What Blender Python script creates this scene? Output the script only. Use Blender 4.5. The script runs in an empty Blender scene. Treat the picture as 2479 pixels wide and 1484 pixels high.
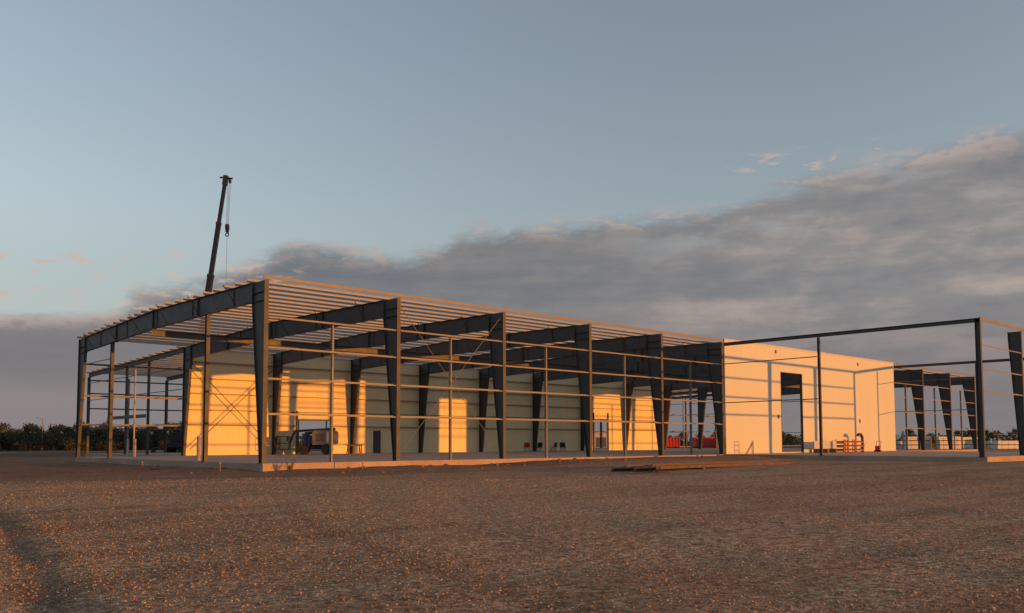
import bpy, math, random
import numpy as np
from mathutils import Vector, Matrix
random.seed(7); rng=np.random.default_rng(7)
scene=bpy.context.scene
COL=scene.collection
B=7.62; W=29.0; NB=12

# ---------------------------------------------------------------- materials
class NT:
    def __init__(s,tree): s.t=tree; s.n=tree.nodes; s.l=tree.links
    def new(s,typ,**kw):
        n=s.n.new(typ)
        for k,v in kw.items(): setattr(n,k,v)
        return n
    def put(s,sock,v):
        if v is None: return
        if isinstance(v,bpy.types.NodeSocket): s.l.new(v,sock)
        else: sock.default_value=v
    def m(s,op,a,b=None,c=None,clamp=False):
        n=s.new('ShaderNodeMath',operation=op,use_clamp=clamp)
        s.put(n.inputs[0],a); s.put(n.inputs[1],b); s.put(n.inputs[2],c)
        return n.outputs[0]
    def vec(s,x,y,z=0.0):
        n=s.new('ShaderNodeCombineXYZ'); s.put(n.inputs[0],x); s.put(n.inputs[1],y); s.put(n.inputs[2],z); return n.outputs[0]
    def noise(s,v,scale,detail=4,rough=.55,dist=0.0):
        n=s.new('ShaderNodeTexNoise'); s.put(n.inputs['Vector'],v)
        n.inputs['Scale'].default_value=scale; n.inputs['Detail'].default_value=detail
        n.inputs['Roughness'].default_value=rough; n.inputs['Distortion'].default_value=dist
        return n.outputs['Fac']
    def smooth(s,v,a,b,lo=0.0,hi=1.0):
        n=s.new('ShaderNodeMapRange',interpolation_type='SMOOTHSTEP'); s.put(n.inputs[0],v)
        n.inputs[1].default_value=a;n.inputs[2].default_value=b;n.inputs[3].default_value=lo;n.inputs[4].default_value=hi
        return n.outputs[0]
    def mix(s,f,a,b,blend='MIX'):
        n=s.new('ShaderNodeMix',data_type='RGBA',blend_type=blend); s.put(n.inputs[0],f)
        for i,v in ((6,a),(7,b)):
            if isinstance(v,tuple) and len(v)==3: v=(*v,1)
            s.put(n.inputs[i],v)
        return n.outputs[2]
    def ramp(s,f,stops):
        n=s.new('ShaderNodeValToRGB'); s.put(n.inputs[0],f); e=n.color_ramp.elements
        e[0].position=stops[0][0]; e[0].color=(*stops[0][1],1)
        e[1].position=stops[-1][0]; e[1].color=(*stops[-1][1],1)
        for p,c in stops[1:-1]:
            q=e.new(p); q.color=(*c,1)
        return n.outputs[0]
    def bump(s,h,strength=.5,dist=.02):
        n=s.new('ShaderNodeBump'); s.put(n.inputs['Height'],h); n.inputs['Strength'].default_value=strength; n.inputs['Distance'].default_value=dist
        return n.outputs[0]

def base_mat(name):
    m=bpy.data.materials.new(name); m.use_nodes=True
    t=NT(m.node_tree); b=m.node_tree.nodes['Principled BSDF']
    return m,t,b
def coords(t):
    tc=t.new('ShaderNodeTexCoord'); return tc.outputs['Object']
def simple(name,col,rough=.6,metal=0.0,var=.15,scale=3.0,bump=0.0):
    m,t,b=base_mat(name); co=coords(t)
    n=t.noise(co,scale,5,.6)
    lo=tuple(c*(1-var) for c in col); hi=tuple(min(1,c*(1+var)) for c in col)
    b.inputs['Base Color'].default_value=(*col,1)
    t.l.new(t.ramp(n,[(.3,lo),(.7,hi)]),b.inputs['Base Color'])
    t.l.new(t.smooth(n,.3,.7,max(0,rough-.08),min(1,rough+.08)),b.inputs['Roughness'])
    b.inputs['Metallic'].default_value=metal
    if bump: t.l.new(t.bump(t.noise(co,scale*8,4),bump,.01),b.inputs['Normal'])
    return m
M={}
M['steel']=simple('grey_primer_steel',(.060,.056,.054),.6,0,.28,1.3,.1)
M['galv']=simple('galvanised_steel',(.30,.275,.25),.55,.0,.2,2.0)
M['girt']=simple('grey_girt_steel',(.21,.185,.165),.55,.0,.15,2.0)
M['darkgirt']=simple('dark_girt_steel',(.09,.088,.085),.6,0,.15,2.0)
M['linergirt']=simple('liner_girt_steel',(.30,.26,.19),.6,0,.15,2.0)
M['conc']=simple('concrete',(.34,.30,.27),.85,0,.18,1.2,.25)
M['orange']=simple('orange_paint',(.50,.15,.04),.5,0,.2,4)
M['red']=simple('red_paint',(.50,.03,.02),.5,0,.25,1.0)
M['blue']=simple('blue_paint',(.02,.04,.13),.4,0,.15,2)
M['navy']=simple('navy_boom_paint',(.012,.014,.026),.5,0,.2,1)
M['cream']=simple('cream_paint',(.56,.53,.48),.5,0,.1,2)
M['hood']=simple('grey_hood_paint',(.16,.16,.155),.35,0,.1,2)
M['white']=simple('white_wrap',(.52,.50,.47),.45,0,.1,2)
M['rubber']=simple('tyre_rubber',(.025,.024,.023),.9,0,.2,5)
M['black']=simple('black_paint',(.02,.02,.021),.5,0,.2,5)
M['timber']=simple('timber',(.22,.14,.085),.8,0,.25,6)
M['rust']=simple('primed_purlin_steel',(.115,.068,.05),.6,0,.35,3)
M['bark']=simple('bark',(.06,.045,.035),.95,0,.3,4)
M['glass']=simple('dark_cab_glass',(.02,.025,.03),.1,0,.1,1)
M['weed']=simple('weed_leaf',(.09,.13,.03),.7,0,.3,20)

def foliage():
    m,t,b=base_mat('foliage'); g=t.new('ShaderNodeNewGeometry')
    n=t.noise(g.outputs['Position'],.6,3); r=t.new('ShaderNodeObjectInfo').outputs['Random']
    f=t.m('ADD',t.m('MULTIPLY',n,.8),t.m('MULTIPLY',r,.25))
    t.l.new(t.ramp(f,[(.25,(.022,.030,.014)),(.55,(.05,.06,.026)),(.8,(.085,.085,.035))]),b.inputs['Base Color'])
    b.inputs['Roughness'].default_value=.8
    return m
M['leaf']=foliage()

def panel_mat(name,col,pitch,axis=0,dirt=.12,joint_k=.25,bmp=.10):
    m,t,b=base_mat(name); co=coords(t)
    s=t.new('ShaderNodeSeparateXYZ'); t.l.new(co,s.inputs[0]); x=s.outputs[axis]
    fr=t.m('FRACT',t.m('DIVIDE',x,pitch)); joint=t.m('LESS_THAN',fr,.02)
    rib=t.m('SINE',t.m('MULTIPLY',x,2*math.pi/(pitch/10)))
    pid=t.m('FLOOR',t.m('DIVIDE',x,pitch)); wn=t.new('ShaderNodeTexWhiteNoise',noise_dimensions='1D'); t.l.new(pid,wn.inputs['W'])
    n=t.noise(co,.5,5,.6)
    tone=t.m('ADD',t.m('MULTIPLY',wn.outputs[0],.05),t.m('MULTIPLY',n,dirt))
    c=t.mix(tone,tuple(col),tuple(v*.35 for v in col))
    c=t.mix(t.m('MULTIPLY',joint,joint_k),c,tuple(v*.3 for v in col))
    t.l.new(c,b.inputs['Base Color']); b.inputs['Roughness'].default_value=.6
    h=t.m('SUBTRACT',t.m('MULTIPLY',rib,.08),t.m('MULTIPLY',joint,1.0))
    t.l.new(t.bump(h,bmp,.01),b.inputs['Normal'])
    return m
M['wall']=panel_mat('white_insulated_panel',(.62,.635,.57),1.07,joint_k=.12,bmp=.05)
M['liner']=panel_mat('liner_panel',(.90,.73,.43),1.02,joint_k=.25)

def slab_mat():
    m,t,b=base_mat('slab_concrete'); co=coords(t)
    n=t.noise(co,.25,6,.6); n2=t.noise(co,6,4)
    f=t.m('ADD',t.m('MULTIPLY',n,.7),t.m('MULTIPLY',n2,.3))
    t.l.new(t.ramp(f,[(.3,(.28,.195,.145)),(.7,(.49,.365,.28))]),b.inputs['Base Color'])
    b.inputs['Roughness'].default_value=.85
    t.l.new(t.bump(n2,.25,.015),b.inputs['Normal'])
    return m
M['slab']=slab_mat()

def ground_mat():
    m,t,b=base_mat('gravel_ground'); co=coords(t)
    s=t.new('ShaderNodeSeparateXYZ'); t.l.new(co,s.inputs[0]); X,Y=s.outputs[0],s.outputs[1]
    big=t.noise(co,.09,5,.6); mid=t.noise(co,.7,6,.62)
    rot=t.new('ShaderNodeMapping'); t.l.new(co,rot.inputs[0]); rot.inputs['Rotation'].default_value=(0,0,.75); rot.inputs['Scale'].default_value=(.12,1.1,1)
    streak=t.noise(rot.outputs[0],.8,6,.6)
    v1=t.new('ShaderNodeTexVoronoi'); t.l.new(co,v1.inputs['Vector']); v1.inputs['Scale'].default_value=42
    v2=t.new('ShaderNodeTexVoronoi'); t.l.new(co,v2.inputs['Vector']); v2.inputs['Scale'].default_value=15
    sep=t.new('ShaderNodeSeparateColor'); t.l.new(v1.outputs['Color'],sep.inputs[0])
    sep2=t.new('ShaderNodeSeparateColor'); t.l.new(v2.outputs['Color'],sep2.inputs[0])
    frac=t.noise(co,7,8,.82)
    f=t.m('ADD',t.m('MULTIPLY',sep.outputs[0],.34),t.m('MULTIPLY',sep2.outputs[0],.20))
    f=t.m('ADD',f,t.m('MULTIPLY',t.smooth(frac,.34,.66),.46))
    grav=t.ramp(f,[(.15,(.105,.058,.033)),(.42,(.31,.188,.112)),(.62,(.52,.335,.205)),(.85,(.86,.62,.43))])
    dirt=t.ramp(t.m('ADD',t.m('MULTIPLY',mid,.40),t.m('MULTIPLY',f,.60)),[(.28,(.115,.062,.036)),(.72,(.44,.26,.155))])
    df=t.smooth(t.m('ADD',t.m('MULTIPLY',streak,.6),t.m('MULTIPLY',big,.4)),.42,.60,0.0,.85)
    c=t.mix(df,grav,dirt)
    def track(x0,y0,k,w0,w1,ya,yb,curve=0.0):
        dy=t.m('ADD',Y,-y0)
        xc=t.m('ADD',t.m('ADD',x0,t.m('MULTIPLY',dy,k)),t.m('MULTIPLY',t.m('MULTIPLY',dy,dy),curve))
        dd=t.m('ADD',t.m('ABSOLUTE',t.m('SUBTRACT',X,xc)),t.m('MULTIPLY',mid,.30))
        return t.m('MULTIPLY',t.smooth(dd,w0,w1),t.smooth(Y,ya,yb))
    c=t.mix(t.m('MULTIPLY',track(-14.8,-19.1,.166,.50,.16,-13,-19),.5),c,(.085,.052,.036))
    c=t.mix(t.m('MULTIPLY',track(-12.0,-26.5,.32,.55,.15,-17,-24,.012),.34),c,(.10,.062,.042))
    c=t.mix(t.m('MULTIPLY',track(-9.9,-27.0,.34,.50,.15,-16,-24,.012),.16),c,(.10,.062,.042))
    fieldf=t.smooth(t.m('ADD',Y,t.m('MULTIPLY',big,12)),58,76)
    fieldx=t.smooth(t.m('ADD',X,t.m('MULTIPLY',big,12)),185,210)
    ff=t.m('MAXIMUM',fieldf,fieldx)
    field=t.ramp(t.noise(co,.06,6,.65),[(.3,(.06,.055,.03)),(.7,(.16,.13,.075))])
    c=t.mix(ff,c,field)
    near=t.m('MULTIPLY',t.smooth(X,1.5,-1.5),t.smooth(t.m('ADD',Y,t.m('MULTIPLY',mid,5)),0,5))
    strip=t.m('MULTIPLY',t.smooth(t.m('ADD',Y,t.m('MULTIPLY',mid,6)),-5,0),t.smooth(X,38,30))
    dd=t.m('MAXIMUM',near,t.m('MULTIPLY',strip,.8))
    c=t.mix(t.m('MULTIPLY',dd,.75),c,t.ramp(t.m('ADD',t.m('MULTIPLY',mid,.5),t.m('MULTIPLY',f,.5)),[(.3,(.09,.043,.026)),(.7,(.30,.155,.092))]))
    t.l.new(c,b.inputs['Base Color']); b.inputs['Roughness'].default_value=.97
    b.inputs['Specular IOR Level'].default_value=.05
    h=t.m('ADD',t.m('MULTIPLY',v1.outputs['Distance'],-.6),t.m('ADD',t.m('MULTIPLY',frac,1.1),t.m('MULTIPLY',mid,.5)))
    t.l.new(t.bump(h,.55,.024),b.inputs['Normal'])
    return m
M['ground']=ground_mat()
def stone_mat():
    m,t,b=base_mat('gravel_stone'); co=coords(t)
    v=t.new('ShaderNodeTexVoronoi'); t.l.new(co,v.inputs['Vector']); v.inputs['Scale'].default_value=24
    s=t.new('ShaderNodeSeparateColor'); t.l.new(v.outputs['Color'],s.inputs[0])
    t.l.new(t.ramp(s.outputs[0],[(0,(.15,.095,.060)),(.5,(.34,.225,.145)),(1,(.58,.43,.31))]),b.inputs['Base Color'])
    b.inputs['Roughness'].default_value=1.0; b.inputs['Specular IOR Level'].default_value=.03
    return m
M['stone']=stone_mat()
M['road']=simple('dusty_asphalt',(.10,.09,.085),.9,0,.2,.4)

# ---------------------------------------------------------------- mesh helpers
class MB:
    def __init__(s): s.v=[]; s.f=[]; s.mi=[]; s.mats=[]; s.cur=0
    def mat(s,k):
        if k not in s.mats: s.mats.append(k)
        s.cur=s.mats.index(k); return s
    def add(s,vs,fs):
        o=len(s.v); s.v+= [tuple(v) for v in vs]; s.f+=[tuple(i+o for i in f) for f in fs]; s.mi+=[s.cur]*len(fs); return s
    def box(s,x0,x1,y0,y1,z0,z1):
        vs=[(x,y,z) for z in (z0,z1) for y in (y0,y1) for x in (x0,x1)]
        return s.add(vs,[(0,2,3,1),(4,5,7,6),(0,1,5,4),(2,6,7,3),(0,4,6,2),(1,3,7,5)])
    def beam(s,p,q,w,h,up=(0,0,1),w2=None,h2=None):
        p=Vector(p);q=Vector(q); d=(q-p).normalized(); u=Vector(up)
        if abs(d.dot(u))>.98: u=Vector((0,1,0))
        r=d.cross(u).normalized(); u=r.cross(d).normalized()
        w2=w if w2 is None else w2; h2=h if h2 is None else h2
        vs=[]
        for c,a,b in ((p,w,h),(q,w2,h2)):
            for i,j in ((-1,-1),(1,-1),(1,1),(-1,1)): vs.append(c+r*(i*a/2)+u*(j*b/2))
        return s.add(vs,[(3,2,1,0),(4,5,6,7),(0,1,5,4),(1,2,6,5),(2,3,7,6),(3,0,4,7)])
    def cyl(s,p,q,r0,r1=None,n=12):
        r1=r0 if r1 is None else r1
        p=Vector(p);q=Vector(q); d=(q-p).normalized(); u=Vector((0,0,1)) if abs(d.z)<.95 else Vector((1,0,0))
        a=d.cross(u).normalized(); b=d.cross(a)
        vs=[]
        for c,r in ((p,r0),(q,r1)):
            for i in range(n):
                t=2*math.pi*i/n; vs.append(c+a*(math.cos(t)*r)+b*(math.sin(t)*r))
        fs=[tuple(range(n))[::-1],tuple(range(n,2*n))]+[(i,(i+1)%n,n+(i+1)%n,n+i) for i in range(n)]
        return s.add(vs,[tuple(reversed(f)) for f in fs])
    def prism(s,pts,fn,a,b):
        n=len(pts); vs=[fn(u,v,a) for u,v in pts]+[fn(u,v,b) for u,v in pts]
        return s.add(vs,[tuple(range(n))[::-1],tuple(range(n,2*n))]+[(i,(i+1)%n,n+(i+1)%n,n+i) for i in range(n)])
    def torus(s,c,axis,R,r,n=24,k=8):
        c=Vector(c);d=Vector(axis).normalized(); u=Vector((0,0,1)); a=d.cross(u).normalized(); b=d.cross(a)
        vs=[]
        for i in range(n):
            t=2*math.pi*i/n; e=a*math.cos(t)+b*math.sin(t)
            for j in range(k):
                p=2*math.pi*j/k; vs.append(c+e*(R+r*math.cos(p))+d*(r*math.sin(p)))
        return s.add(vs,[(i*k+j,((i+1)%n)*k+j,((i+1)%n)*k+(j+1)%k,i*k+(j+1)%k) for i in range(n) for j in range(k)])
    def obj(s,name,parent=None,smooth=False,bevel=0):
        import bmesh
        me=bpy.data.meshes.new(name); me.from_pydata(s.v,[],s.f)
        for k in s.mats: me.materials.append(M[k])
        me.polygons.foreach_set('material_index',s.mi)
        bm=bmesh.new(); bm.from_mesh(me); bmesh.ops.recalc_face_normals(bm,faces=bm.faces); bm.to_mesh(me); bm.free()
        if smooth: me.polygons.foreach_set('use_smooth',[True]*len(me.polygons))
        o=bpy.data.objects.new(name,me); COL.objects.link(o)
        if parent is not None: o.parent=parent
        if bevel:
            md=o.modifiers.new('Bevel','BEVEL'); md.width=bevel; md.segments=2; md.limit_method='ANGLE'
        return o
def thing(name,label,cat,loc=(0,0,0),rot=0.0,group=None):
    e=bpy.data.objects.new(name,None); COL.objects.link(e); e.location=loc; e.rotation_euler=(0,0,rot)
    e.empty_display_size=.5; e['label']=label; e['category']=cat
    if group: e['group']=group
    return e
def tag(o,label,cat,group=None):
    o['label']=label;o['category']=cat
    if group:o['group']=group
    return o
def copy_thing(src,loc,rot,scale=1.0,label=None):
    n=src.copy(); COL.objects.link(n); n.location=loc; n.rotation_euler=(0,0,rot); n.scale=(scale,)*3 if not isinstance(scale,tuple) else scale
    if label: n['label']=label
    for c in src.children:
        k=c.copy(); COL.objects.link(k); k.parent=n
        for g in c.children:
            q=g.copy(); COL.objects.link(q); q.parent=k
    return n

# ---------------------------------------------------------------- ground height
def sm(v,a,b):
    t=np.clip((v-a)/(b-a),0,1); return t*t*(3-2*t)
def gh(x,y):
    x=np.asarray(x,float); y=np.asarray(y,float)
    z=-.42+0*x
    z=z+.27*np.exp(-((y+2.5)/3.5)**2)*sm(x,9,20)*(1-sm(x,36,39))
    z=z+.06*np.exp(-((y+1)/3)**2)*sm(x,3,8)*(1-sm(x,30,36))
    z=z+.10*sm(x,10,30)*(1-sm(x,120,160))
    z=z+.13*np.exp(-((x+.6)/1.3)**2)*sm(y,0,2)*(1-sm(y,26,30))+.12*np.exp(-((y+.7)/1.2)**2)*sm(x,-1.5,1)*(1-sm(x,8,14))
    z=z+.12*np.exp(-((x+6)/2.6)**2-((y-6)/6)**2)+.08*np.exp(-((x+13)/2.5)**2-((y-14)/7)**2)
    near=1-sm(np.hypot(x-5,y+10),60,140)
    z=z+near*.45*(.022*np.sin(x*.9+1.3*np.sin(y*.35))+.020*np.sin(y*1.3+x*.5)+.012*np.sin(x*2.3-y*1.7)+.010*np.sin(3.1*y+1.1*x)+.045*np.sin(.23*x+.31*y))
    dug=np.exp(-((y+2.5)/2.5)**2)*sm(x,0,3)*(1-sm(x,34,38))+np.exp(-((x+3)/2.5)**2)*sm(y,-3,1)*(1-sm(y,24,28))
    z=z+dug*(.03*np.sin(2.1*x+np.sin(3*y))*np.sin(2.7*y+1.5*np.sin(1.3*x))+.015*np.sin(5.1*x+2*y))
    rx=-14.8+(y+19.1)*(.166); d=x-rx
    z=z-.026*np.exp(-(d/.24)**2)*(1-sm(y,-19,-12))+.010*np.exp(-((d-.5)/.25)**2)*(1-sm(y,-19,-12))
    under=((x>0.5)&(x<91)&(y>.5)&(y<52.5))|((x>38.5)&(x<68)&(y>-18)&(y<1))
    z=np.where(under,np.minimum(z,-.3),z)
    return np.minimum(z,-.06)
C=Vector((-18.6445,-37.4138,0.9510))
nr,na=300,420
rad=0.4*(6000/0.4)**(np.arange(nr)/(nr-1)); an=np.linspace(0,2*math.pi,na,endpoint=False)
RR,AA=np.meshgrid(rad,an,indexing='ij'); gx=C.x+RR*np.sin(AA); gy=C.y+RR*np.cos(AA); gz=gh(gx,gy)
vs=np.stack([gx,gy,gz],-1).reshape(-1,3)
idx=np.arange(nr*na).reshape(nr,na); j2=np.roll(idx,-1,axis=1)
fs=np.stack([idx[:-1],idx[1:],j2[1:],j2[:-1]],-1).reshape(-1,4)
me=bpy.data.meshes.new('ground'); 
me.from_pydata(vs.tolist()+[(C.x,C.y,float(gh(C.x,C.y)))],[],fs.tolist()+[(int(idx[0,(i+1)%na]),nr*na,int(idx[0,i])) for i in range(na)])
me.materials.append(M['ground']); me.polygons.foreach_set('use_smooth',[True]*len(me.polygons))
import bmesh
bm=bmesh.new(); bm.from_mesh(me); bmesh.ops.recalc_face_normals(bm,faces=bm.faces)
if sum(f.normal.z for f in list(bm.faces)[:50])<0: bmesh.ops.reverse_faces(bm,faces=bm.faces)
bm.to_mesh(me); bm.free()
ground=bpy.data.objects.new('ground',me); COL.objects.link(ground); ground['kind']='structure'

# loose stones
n=160000
r=5.2*(36/5.2)**(rng.random(n)**.85); a=math.radians(42.7)+math.radians(40)*(rng.random(n)*2-1)
sx=C.x+r*np.sin(a); sy=C.y+r*np.cos(a)
dens=(np.sin(sx*.8+sy*.5+2*np.sin(sy*.4))+np.sin(sx*.31-sy*.47)+.8*np.sin(sx*1.9-sy*1.1+np.sin(sx)))*.18+.60
keep=dens>rng.random(n)
sx,sy,r=sx[keep],sy[keep],r[keep]; n=len(sx)
sz=gh(sx,sy); size=(.0045+.0095*rng.random(n)**2)*(1+.03*(r-5)); size=size*np.where(rng.random(n)>.992,1.8,1)
oc=np.array([(1,0,0),(0,1,0),(-1,0,0),(0,-1,0),(0,0,1),(0,0,-1)],float)
P=oc[None]*(.65+.7*rng.random((n,6,1)))*np.stack([size*1.2,size,size*.7],-1)[:,None,:]
P=P+ (rng.random((n,6,3))-.5)*size[:,None,None]*.5
th=rng.random(n)*6.28; c_,s_=np.cos(th),np.sin(th)
Q=P.copy(); Q[...,0]=P[...,0]*c_[:,None]-P[...,1]*s_[:,None]; Q[...,1]=P[...,0]*s_[:,None]+P[...,1]*c_[:,None]
Q+=np.stack([sx,sy,sz+size*.15],-1)[:,None,:]
tri=np.array([(0,1,4),(1,2,4),(2,3,4),(3,0,4),(1,0,5),(2,1,5),(3,2,5),(0,3,5)])
F=(tri[None]+6*np.arange(n)[:,None,None]).reshape(-1,3)
me=bpy.data.meshes.new('gravel'); me.vertices.add(6*n); me.vertices.foreach_set('co',Q.reshape(-1))
me.loops.add(len(F)*3); me.loops.foreach_set('vertex_index',F.reshape(-1).astype(np.int32))
me.polygons.add(len(F)); me.polygons.foreach_set('loop_start',np.arange(0,len(F)*3,3,dtype=np.int32)); 
me.update(calc_edges=True); me.validate(); me.materials.append(M['stone'])
o=bpy.data.objects.new('gravel',me); COL.objects.link(o); o['kind']='stuff'; o['label']='loose pale gravel stones scattered over brown earth'; o['category']='gravel'

# slab
m=MB().mat('slab')
e=.12
pts=[(-e,-e),(38.1-e,-e),(38.1-e,-18.72),(68.7,-18.72),(68.7,-e),(91.56,-e),(91.56,53.1),(7.5,53.1),(7.5,29.12),(-e,29.12)]
m.prism(pts,lambda u,v,w:(u,v,w),-.6,0.0)
slab=m.obj('floor_slab'); slab['kind']='structure'

# ---------------------------------------------------------------- main building
bld=thing('steel_building','bare grey steel portal-frame building, partly clad in white panels','building')
RZ=8.93
def rtop(y):
    if y<=14.5: return 8.74+(RZ-8.74)*y/14.5
    if y<=29: return RZ-(RZ-8.50)*(y-14.5)/14.5
    return 8.50-(y-29)*.6/24
def rbot(y):
    return float(np.interp(y,[1.35,14.5,27.65],[7.80,7.83,7.50]))
def column_mesh(y0,s,ztop,wb=.34,wt=1.35,zk=7.78):
    m=MB().mat('steel'); Y=lambda d:y0+s*d
    web=[(.012,.02),(wb-.012,.02),(wt-.012,zk),(wt-.012,ztop-.0),(.012,rtop(y0)-.0)]
    m.prism(web,lambda u,v,w:(w,Y(u),v),-.008,.008)
    m.box(-.11,.11,min(Y(0),Y(.018)),max(Y(0),Y(.018)),.02,rtop(y0))
    m.beam((0,Y(wb),.02),(0,Y(wt),zk),.018,.20,up=(1,0,0))
    m.box(-.11,.11,min(Y(wt-.03),Y(wt)),max(Y(wt-.03),Y(wt)),zk+.01,ztop+.02)
    for z in (zk,zk+.42):
        m.box(-.10,.10,min(Y(.03),Y(wt-.04)),max(Y(.03),Y(wt-.04)),z-.008,z+.008)
    m.box(-.15,.15,min(Y(-.02),Y(wb+.04)),max(Y(-.02),Y(wb+.04)),0.0,.02)
    for i in range(4):
        m.cyl((-.08 if i%2 else .08,Y(.1+.15*(i//2)),.02),(-.08 if i%2 else .08,Y(.1+.15*(i//2)),.07),.014,n=6)
    return m
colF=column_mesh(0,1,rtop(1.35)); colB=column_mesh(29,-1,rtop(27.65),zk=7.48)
src={}
for i in range(NB+1):
    for key,mm in (('F',colF),('B',colB)):
        if key not in src:
            o=mm.obj('column',bld); src[key]=o
        else:
            o=src[key].copy(); COL.objects.link(o); o.parent=bld
        o.location=(i*B,0,0)
def rafter_mesh():
    m=MB().mat('steel'); y0,y1=1.36,27.64
    ys=[y0,6.5,14.5,22.5,y1]
    web=[(y,rbot(y)) for y in ys]+[(y,rtop(y)) for y in reversed(ys)]
    m.prism(web,lambda u,v,w:(w,u,v),-.007,.007)
    for a,b in ((y0,14.5),(14.5,y1)):
        m.beam((0,a,rtop(a)-.008),(0,b,rtop(b)-.008),.22,.016)
        m.beam((0,a,rbot(a)+.008),(0,b,rbot(b)+.008),.22,.016)
    for y in (y0+.015,7.9,14.5,21.1,y1-.015):
        m.box(-.11,.11,y-.02,y+.02,rbot(y)-.06,rtop(y)-.02)
    for k in range(5):
        yy=3.5+k*5.2
        m.box(-.05,.05,yy-.005,yy+.005,rbot(yy)+.02,rtop(yy)-.02)
    for k in range(6):
        y=3.2+k*4.5
        for sgn in (-1,1):
            m.beam((sgn*.05,y,rbot(y)+.06),(sgn*.75,y,rtop(y)+.05),.03,.03)
    return m
s0=None
for i in range(NB+1):
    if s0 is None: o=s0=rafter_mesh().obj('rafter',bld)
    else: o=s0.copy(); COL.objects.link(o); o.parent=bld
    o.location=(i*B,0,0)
def zpurlin(m,y,z,x0,x1,h=.19,f=.06,t=.010):
    m.box(x0,x1,y-t/2,y+t/2,z,z+h); m.box(x0,x1,y+t/2,y+f,z+h-t,z+h); m.box(x0,x1,y-f,y-t/2,z,z+t)
ys=[1.5+1.3*k for k in range(21)]+[28.6]
for y in ys:
    m=MB().mat('galv'); zpurlin(m,y,rtop(y)+.005,-.28+random.uniform(-.04,.04),NB*B+.25); m.obj('purlin',bld)
m=MB().mat('girt'); m.box(-.2,NB*B+.2,-.03,0,8.78,8.93); m.box(-.2,NB*B+.2,.0,.09,8.915,8.93); m.obj('eave_strut',bld)
m=MB().mat('darkgirt'); m.box(-.1,NB*B+.1,14.38,14.62,7.40,7.42); m.box(-.1,NB*B+.1,14.38,14.62,7.74,7.76); m.box(-.1,NB*B+.1,14.494,14.506,7.42,7.74); m.obj('spine_beam',bld)
def girt(parent,x0,x1,y,z,s=1,mat='girt',h=.07,d=.2,axis='x'):
    m=MB().mat(mat); t=.008
    if axis=='x':
        m.box(x0,x1,min(y,y+s*t),max(y,y+s*t),z-h/2,z+h/2)
        m.box(x0,x1,min(y+s*t,y+s*d),max(y+s*t,y+s*d),z+h/2-t,z+h/2)
        m.box(x0,x1,min(y+s*d,y+s*(d-t)),max(y+s*d,y+s*(d-t)),z+h/2,z+h*1.3)
    else:
        m.box(min(y,y+s*t),max(y,y+s*t),x0,x1,z-h/2,z+h/2)
        m.box(min(y+s*t,y+s*d),max(y+s*t,y+s*d),x0,x1,z+h/2-t,z+h/2)
    return m.obj('girt',parent)
bays=[0,1,2,3,4,9,10,11]
for i in bays:
    for z in (2.32,4.0,5.5,6.95):
        girt(bld,i*B+.15,(i+1)*B-.15,.01,z,h=.062)
for i in bays:
    x=(i+.5)*B-.05; m=MB().mat('girt'); m.box(x-.05,x+.05,.222,.23,0,6.9); m.box(x-.05,x-.042,.222,.38,0,6.9); m.box(x+.042,x+.05,.222,.38,0,6.9); m.obj('wall_post',bld)
for i in (0,9,10,11):
    for z in (2.3,4.4,6.7):
        girt(bld,i*B+.15,(i+1)*B-.15,28.99,z,-1)
    x=(i+.5)*B; m=MB().mat('galv'); m.box(x-.045,x+.045,28.60,28.72,0,6.75); m.obj('wall_post',bld)
for X,s in ((0,1),(NB*B,-1)):
    for y in (6.7,21.9):
        m=MB().mat('steel'); zt=rbot(y)
        m.box(X-.1,X+.1,y-.11,y-.1,0,zt); m.box(X-.1,X+.1,y+.1,y+.11,0,zt); m.box(X-.005,X+.005,y-.1,y+.1,0,zt); m.box(X-.15,X+.15,y-.16,y+.16,0,.018); m.obj('wall_post',bld)
    for z in (2.25,6.6):
        girt(bld,22.05,28.55,X,z,s,axis='y')
for a,b in (((7.8,.2,.3),(15.1,.2,8.4)),((15.1,.24,.3),(7.8,.24,8.4))): 
    m=MB().mat('girt'); m.cyl(a,b,.017,n=6); m.obj('brace_rod',bld)
for a,b in (((8.0,28.5,.5),(15.0,28.5,7.2)),((15.0,28.42,.5),(8.0,28.42,7.2))):
    m=MB().mat('darkgirt'); m.beam(a,b,.05,.05); m.obj('brace_rod',bld)
def wall(name,x0,x1,z0,z1,y,thk,ops,mat,parent):
    xs=sorted({x0,x1,*[o[0] for o in ops],*[o[1] for o in ops]}); zs=sorted({z0,z1,*[o[2] for o in ops],*[o[3] for o in ops]})
    solid=lambda i,j: 0<=i<len(xs)-1 and 0<=j<len(zs)-1 and not any(o[0]<=xs[i]<o[1] and o[2]<=zs[j]<o[3] for o in ops)
    m=MB().mat(mat)
    for i in range(len(xs)-1):
        for j in range(len(zs)-1):
            if not solid(i,j): continue
            a,b,c,d=xs[i],xs[i+1],zs[j],zs[j+1]
            for yy in (y,y+thk): m.add([(a,yy,c),(b,yy,c),(b,yy,d),(a,yy,d)],[(0,1,2,3)])
            for (di,dj,p) in ((-1,0,[(a,c),(a,d)]),(1,0,[(b,c),(b,d)]),(0,-1,[(a,c),(b,c)]),(0,1,[(a,d),(b,d)])):
                if not solid(i+di,j+dj):
                    m.add([(p[0][0],y,p[0][1]),(p[1][0],y,p[1][1]),(p[1][0],y+thk,p[1][1]),(p[0][0],y+thk,p[0][1])],[(0,1,2,3)])
    o=m.obj(name,parent)
    bm=bmesh.new(); bm.from_mesh(o.data); bmesh.ops.remove_doubles(bm,verts=bm.verts,dist=1e-4); bmesh.ops.recalc_face_normals(bm,faces=bm.faces); bm.to_mesh(o.data); bm.free()
    return o
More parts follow.
